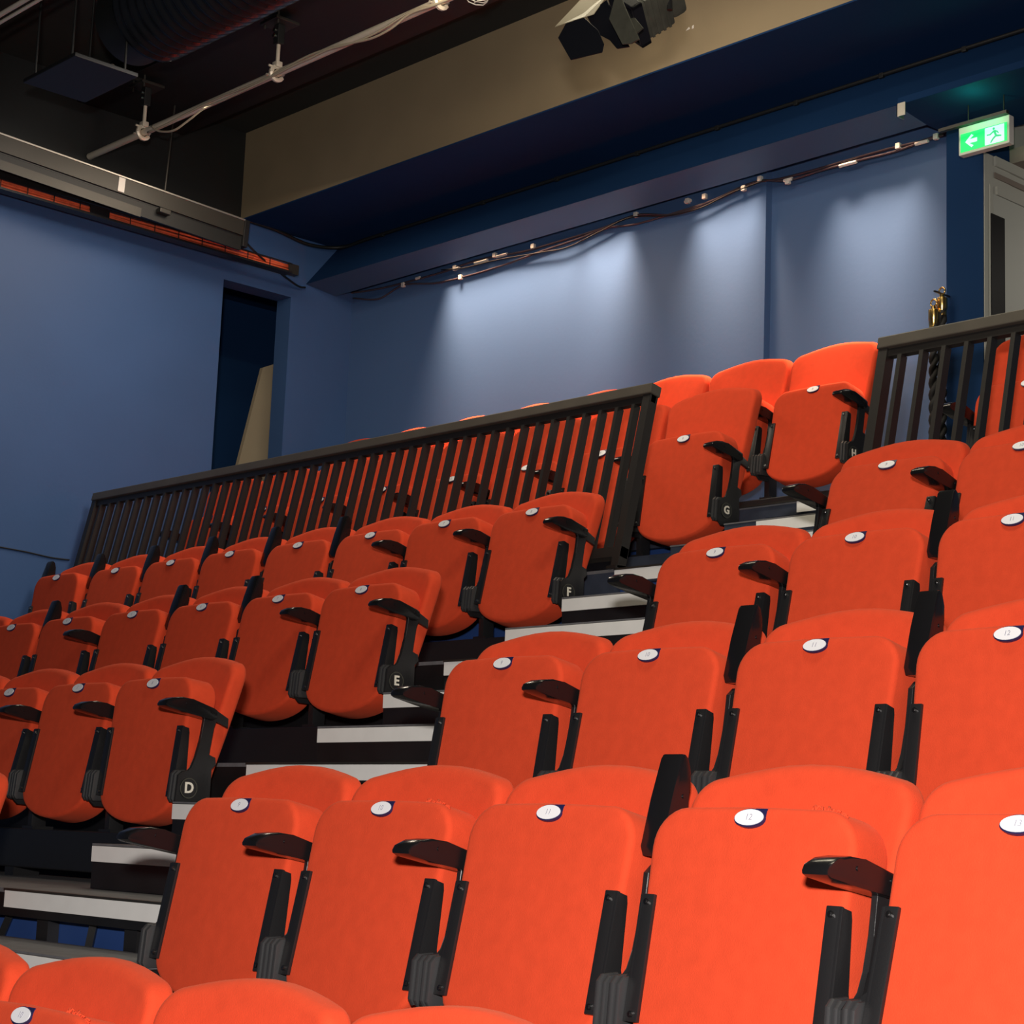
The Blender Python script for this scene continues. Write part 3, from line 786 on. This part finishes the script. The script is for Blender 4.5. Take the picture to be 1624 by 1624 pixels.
# ------------------------------------------------------------------ ceiling kit: pipe, clamps, duct, box
YP, ZP = 2.60, 3.608
JZ = 3.905
sbox('trim_joist', CABLE, WX, 6.0, 2.5, 3.2, JZ, ZC)
t = thing('lighting_bar', 'galvanised lighting pipe slung under the black ceiling', 'pipe', (0, YP, ZP))
bm = bmesh.new(); cyl(bm, (WX + 0.01, 0, 0), (2.0, 0, 0), 0.019, 16); new_obj('pipe', bm, GALV, t, smooth=40)
for i, xx in enumerate((-5.005, -3.795, -2.56, -1.32, -0.1)):
    bm = bmesh.new()
    tube(bm, [(xx, -0.034 * math.cos(a), 0.034 * math.sin(a)) for a in [2 * PI * k / 14 for k in range(15)]], 0.012, 6)
    box(bm, xx - 0.02, xx + 0.02, -0.018, 0.018, 0.03, 0.06, bev=0.004)
    cyl(bm, (xx - 0.045, -0.03, 0.0), (xx - 0.045, 0.03, 0.012), 0.007, 8)
    cyl(bm, (xx, -0.05, 0.03), (xx, 0.05, 0.03), 0.006, 8)
    c1 = new_obj('clamp', bm, GALV, t, smooth=40)
    bm = bmesh.new()
    cyl(bm, (xx, 0, 0.055), (xx, 0, 0.152), 0.010, 12); new_obj('hanger_rod', bm, GALV, t, smooth=40)
    bm = bmesh.new(); box(bm, xx - 0.02, xx + 0.02, -0.02, 0.02, 0.15, JZ - ZP - 0.045, bev=0.004); new_obj('hanger_block', bm, CABLE, t)
    bm = bmesh.new(); box(bm, xx - 0.07, xx + 0.07, -0.07, 0.07, JZ - ZP - 0.045, JZ - ZP - 0.03, bev=0.003)
    for dx in (-0.055, 0.055): cyl(bm, (xx + dx, -0.05, JZ - ZP - 0.065), (xx + dx, -0.05, JZ - ZP - 0.001), 0.006, 8)
    new_obj('ceiling_plate', bm, CHAN, t)
    bm = bmesh.new()
    for zq in (0.19, 0.22): cyl(bm, (xx, -0.021, zq), (xx, -0.034, zq), 0.011, 10)
    new_obj('bolt', bm, SCREW, t)
for lb_, pp in (('cream cable drooping below the galvanised pipe beside the first clamp', [(240, 200), (252, 208), (275, 207), (300, 190), (325, 171), (360, 156), (400, 137), (430, 122), (465, 104), (490, 93), (520, 79), (560, 68), (600, 50), (640, 25), (665, 13), (700, 4), (740, -15)]),
                ('cream cable lying along the top of the galvanised pipe', [(234, 210), (262, 198), (300, 178), (340, 158), (380, 142), (420, 125), (470, 98), (500, 84), (535, 73), (560, 68), (592, 60), (622, 44), (650, 22), (690, 8), (740, -13)])):
    cable(lb_, [at(u, v, 1, YP - 0.033) for u, v in pp], 0.0055, CREAMC, nn=5)

# corrugated duct
t = thing('flexible_duct', 'large black corrugated ventilation duct under the ceiling', 'duct', (-3.97, 2.0, 3.78))
bm = bmesh.new(); N = 260
tube(bm, [(i * 0.011, 0, 0) for i in range(N)], 0.2, 48, rf=lambda i: 0.23 + 0.010 * math.cos(i * PI / 3))
new_obj('corrugated_sleeve', bm, RUBBER, t, smooth='all')
bm = bmesh.new(); tube(bm, [(-0.22, 0, 0), (-0.04, 0, 0), (-0.03, 0, 0), (0.02, 0, 0)], 0.2, 40, rf=lambda i: (0.2, 0.2, 0.225, 0.225)[i]); new_obj('duct_collar', bm, CABLE, t, smooth=40)
# black box
t = thing('ceiling_box', 'flat black box hanging under the ceiling beside the duct', 'box', (-4.14, 1.723, 3.4))
o = t.location
bm = bmesh.new(); box(bm, -0.24, 0.24, -0.168, 0.168, 0.0, 0.02, bev=0.004); new_obj('box_body', bm, CABLE, t)
for xx in (-0.18, 0.16):
    for yy in (-0.14, 0.14):
        bm = bmesh.new(); cyl(bm, (xx, yy, 0.018), (xx, yy, ZC - o.z), 0.006, 8); new_obj('hanger_rod', bm, CABLE, t)
t = thing('conduit_pipe', 'thin dark conduit with couplings running under the ceiling to the first clamp', 'pipe', tuple(at(122, 88, 1, 2.35)))
o = Vector(t.location)
bm = bmesh.new(); tube(bm, [Vector((0, 0, ZC - o.z)), Vector((0, 0, 0)), at(225, 128, 1, 2.55) - o], 0.013, 8); new_obj('conduit', bm, CHAN, t, smooth=30)
for q in (Vector((0, 0, 0.0)), (at(178, 107, 1, 2.46) - o), Vector((0, 0, 0.18))):
    bm = bmesh.new(); bmesh.ops.create_icosphere(bm, subdivisions=2, radius=0.02)
    for v in bm.verts: v.co += q
    new_obj('coupling', bm, GALV, t, smooth='all')
# cream cables top-left corner
pa, pb = at(-20, 35, 1, 1.2), at(60, -12, 1, 1.2)
d = pb - pa
cable('pale pipe crossing the top left picture corner', [pa - d * 0.3, pa, pb, pb + d], 0.012, GALV, name='pipe_run')
cable('second pale pipe just below the one in the top left picture corner', [pa - d * 0.3 - Vector((0, 0, .04)), pa - Vector((0, 0, .04)), pb - Vector((0, 0, .04)), pb + d - Vector((0, 0, .04))], 0.008, GALV, name='pipe_run')
# second flood beside picture top (only its safety mesh shows)
q = at(768, -6, 1, 2.75)
t = thing('cable_bundle', 'tangle of pale wires on the lighting bar at the top picture edge', 'wires', tuple(q))
for k in range(7):
    bm = bmesh.new()
    r_ = 0.03 + 0.008 * k
    tube(bm, [(r_ * math.cos(a + k) * 1.3, 0.02 * math.sin(3 * a), 0.018 + r_ * 0.6 * math.sin(a + k)) for a in [2 * PI * i / 16 for i in range(17)]], 0.003, 5)
    new_obj('wire', bm, SIGNW, t, smooth='all')

# ------------------------------------------------------------------ stage lamp with barn doors
yL = 2.0
LP = at(992, 25, 1, yL)
t = thing('stage_lamp', 'grey stage lamp with open barn doors in front of the tan beam', 'stage lamp', tuple(LP))
def lp(u, v, dy=0.0): return at(u, v, 1, yL + dy) - LP
def slab(pts, th, m_, name, n_=Vector((0, 1, 0)), parent=t):
    bm = bmesh.new(); A = [bm.verts.new(p) for p in pts]; B = [bm.verts.new(p + n_ * th) for p in pts]
    bm.faces.new(A); bm.faces.new(B[::-1]); n = len(pts)
    for i in range(n): bm.faces.new((A[i], B[i], B[(i + 1) % n], A[(i + 1) % n]))
    return new_obj(name, bm, m_, parent)
# body: ribbed box going back to the upper right
F0, F1 = lp(992, 30), lp(1048, -4, 0.10)
ax = (F1 - F0).normalized()
sd = ax.cross(Vector((0, 1, 0))).normalized(); upv = sd.cross(ax).normalized()
MB = Matrix(((sd.x, upv.x, ax.x, F0.x), (sd.y, upv.y, ax.y, F0.y), (sd.z, upv.z, ax.z, F0.z), (0, 0, 0, 1)))
bm = bmesh.new()
box(bm, -0.075, 0.075, -0.075, 0.075, 0.02, 0.15, bev=0.01, M=MB)
box(bm, -0.066, 0.066, -0.066, 0.066, 0.15, 0.215, bev=0.018, M=MB)
new_obj('lamp_body', bm, LAMPG, t, smooth=30)
bm = bmesh.new()
for k in range(4): box(bm, -0.0765, 0.0765, -0.0765, 0.0765, 0.05 + k * 0.024, 0.060 + k * 0.024, bev=0.0015, M=MB)
new_obj('cooling_rib', bm, LAMPG, t)
bm = bmesh.new()
for a in ((-0.085, 0.085, 0.07, 0.085), (-0.085, 0.085, -0.085, -0.07), (-0.085, -0.07, -0.085, 0.085), (0.07, 0.085, -0.085, 0.085)): box(bm, a[0], a[1], a[2], a[3], -0.005, 0.035, bev=0.003, M=MB)
new_obj('front_frame', bm, LAMPD, t)
bm = bmesh.new(); tube(bm, [MB @ Vector((0, 0, -0.001)), MB @ Vector((0, 0, 0.03))], 0.066, 24); new_obj('lens', bm, GLASSD, t, smooth=40)
nL = Vector((0.05, 0.2, 0.05))
slab([lp(880, 43, -.12), lp(928, 0, 0.02), lp(934, -14, 0.02), lp(968, -14, 0.02), lp(942, 23, -.06), lp(925, 28, -.09)], 0.004, LAMPT, 'barn_door', Vector((0.3, 0.3, 0.9)).normalized())
slab([lp(898, 36, -.1), lp(926, 28, -.1), lp(948, 48, -.1), lp(957, 70, -.1), lp(954, 83, -.1), lp(905, 95, -.1), lp(885, 60, -.1)], 0.004, LAMPD, 'barn_door')
slab([lp(966, 30, -.10), lp(974, 0, -.10), lp(982, -12, -.10), lp(990, 10, -.10), lp(1013, 62, -.10), lp(1000, 69, -.10), lp(987, 70, -.10)], 0.006, LAMPG, 'barn_door')
slab([lp(930, 24, -.03), lp(948, 10, -.03), lp(962, 0, -.03), lp(980, 40, -.03), lp(997, 74, -.03), lp(978, 77, -.03), lp(967, 64, -.03), lp(952, 56, -.03), lp(940, 44, -.03)], 0.006, LAMPD, 'barn_door')
slab([lp(1006, 28, -.08), lp(1019, 44, -.08), lp(1010, 52, -.08), lp(996, 30, -.08)], 0.006, LAMPG, 'colour_frame_clip')
bm = bmesh.new()
B0 = MB @ Vector((0, 0, 0.13))
for s in (-1, 1):
    tube(bm, [B0 + sd * 0.09 * s, B0 + sd * 0.09 * s + Vector((0, 0, 0.25)), B0 + Vector((0, 0, 0.36))], 0.01, 8)
new_obj('yoke', bm, STEEL, t)
bm = bmesh.new(); cyl(bm, B0 + Vector((0, 0, 0.36)), Vector((B0.x, B0.y, ZC - LP.z)), 0.016, 10); new_obj('drop_pole', bm, STEEL, t)
# the little stickers / chips on the tan beam
for i, (u, v) in enumerate(((1091, 46), (1099, 43))):
    q = at(u, v, 1, 3.637)
    bm = bmesh.new(); prism(bm, [(-0.012, -0.006), (0.014, -0.004), (0.008, 0.008)] if i == 0 else [(-0.005, -0.008), (0.006, -0.006), (0.005, 0.009), (-0.004, 0.006)], -0.002, 0.0, 'xz')
    tag(new_obj('tape_scrap', bm, SIGNW, loc=q), ['left of two tiny pale tape scraps on the tan beam', 'right of two tiny pale tape scraps on the tan beam'][i], 'tape', 'tape scraps on the tan beam')

# understructure seen below the aisle deck: blue sheet, struts
t = thing('understage_frame', 'black diagonal struts below the aisle platform at the lower left', 'frame', (-1.2, 0.20, edge['C'][1] + 0.01))
for xa, xb in ((-1.6, -1.35), (-1.02, -0.92)):
    bm = bmesh.new(); tube(bm, [(xa + 1.2, 0.0, 0.0), (xb + 1.2, 0.0, 0.36)], 0.014, 4); new_obj('strut', bm, STEEL, t)
for xa in (-1.17, -0.72, -0.6):
    bm = bmesh.new(); box(bm, xa + 1.2 - 0.03, xa + 1.2 + 0.03, -0.02, 0.015, 0, 0.37); new_obj('upright', bm, STEEL, t)

# ------------------------------------------------------------------ lights
def spot(name, loc, target, energy, size_deg, blend, col, r=0.03):
    l = bpy.data.lights.new(name, 'SPOT'); l.energy = energy; l.spot_size = math.radians(size_deg); l.spot_blend = blend; l.color = col; l.shadow_soft_size = r
    o = bpy.data.objects.new(name, l); C.objects.link(o); o.location = loc
    o.rotation_euler = (Vector(target) - Vector(loc)).to_track_quat('-Z', 'Y').to_euler(); return o
def area(name, loc, target, energy, sx, sy, col):
    l = bpy.data.lights.new(name, 'AREA'); l.shape = 'RECTANGLE'; l.size = sx; l.size_y = sy; l.energy = energy; l.color = col
    o = bpy.data.objects.new(name, l); C.objects.link(o); o.location = loc
    o.rotation_euler = (Vector(target) - Vector(loc)).to_track_quat('-Z', 'Y').to_euler(); return o
# downlights in the slot above the back wall
TUNG = (1.0, 0.64, 0.40)
for x, L_, e in ((-4.1, 1.1, 26), (-3.35, 0.35, 10), (-2.5, 0.42, 9), (-1.62, 0.5, 11)):
    o = area('slot_batten', (x, 4.415, 3.31), (x, 4.435, 2.4), e, L_, 0.06, TUNG); o.data.spread = math.radians(48)
area('camera_flash', (3.70, -2.72, 0.36), (0.0, 1.0, 0.1), 222, 0.18, 0.12, (1.0, 0.93, 0.88))
area('overhead_house_light', (-1.6, 2.2, 3.75), (-1.6, 2.2, 0.9), 42, 1.6, 0.6, (1.0, 0.9, 0.66))
area('overhead_side_light', (-4.2, 2.75, 3.55), (-4.4, 2.6, 0.9), 22, 1.0, 0.5, (1.0, 0.84, 0.66))
area('overhead_front_light', (1.2, 0.6, 3.6), (1.2, 0.4, 0.0), 46, 1.4, 0.6, (1.0, 0.9, 0.66))
area('back_wash', (-1.6, 2.35, 3.45), (-3.0, 4.5, 2.0), 16, 1.4, 0.3, (1.0, 0.85, 0.7))  # unseen light added to lift the back wall and top-row backrests
spot('side_wash', (-2.6, 2.3, 3.5), (-5.57, 1.7, 2.2), 105, 75, 1.0, (1.0, 0.92, 0.85), 0.3)  # fill light added to brighten the left wall
spot('grid_spot', (1.2, -0.6, 3.75), (-3.2, 2.9, 3.72), 150, 36, 0.8, (1.0, 0.85, 0.62), 0.06)
area('corridor_light', (0.0, 6.0, 3.0), (-0.6, 6.0, 2.0), 16, 0.5, 0.5, (1.0, 0.92, 0.8))
w = bpy.data.worlds.new('world'); S.world = w; w.use_nodes = True
w.node_tree.nodes['Background'].inputs[0].default_value = (0.02, 0.02, 0.025, 1)
S.view_settings.view_transform = 'Standard'; S.view_settings.look = 'None'; S.view_settings.gamma = 1.0
S.view_settings.exposure = 0.0
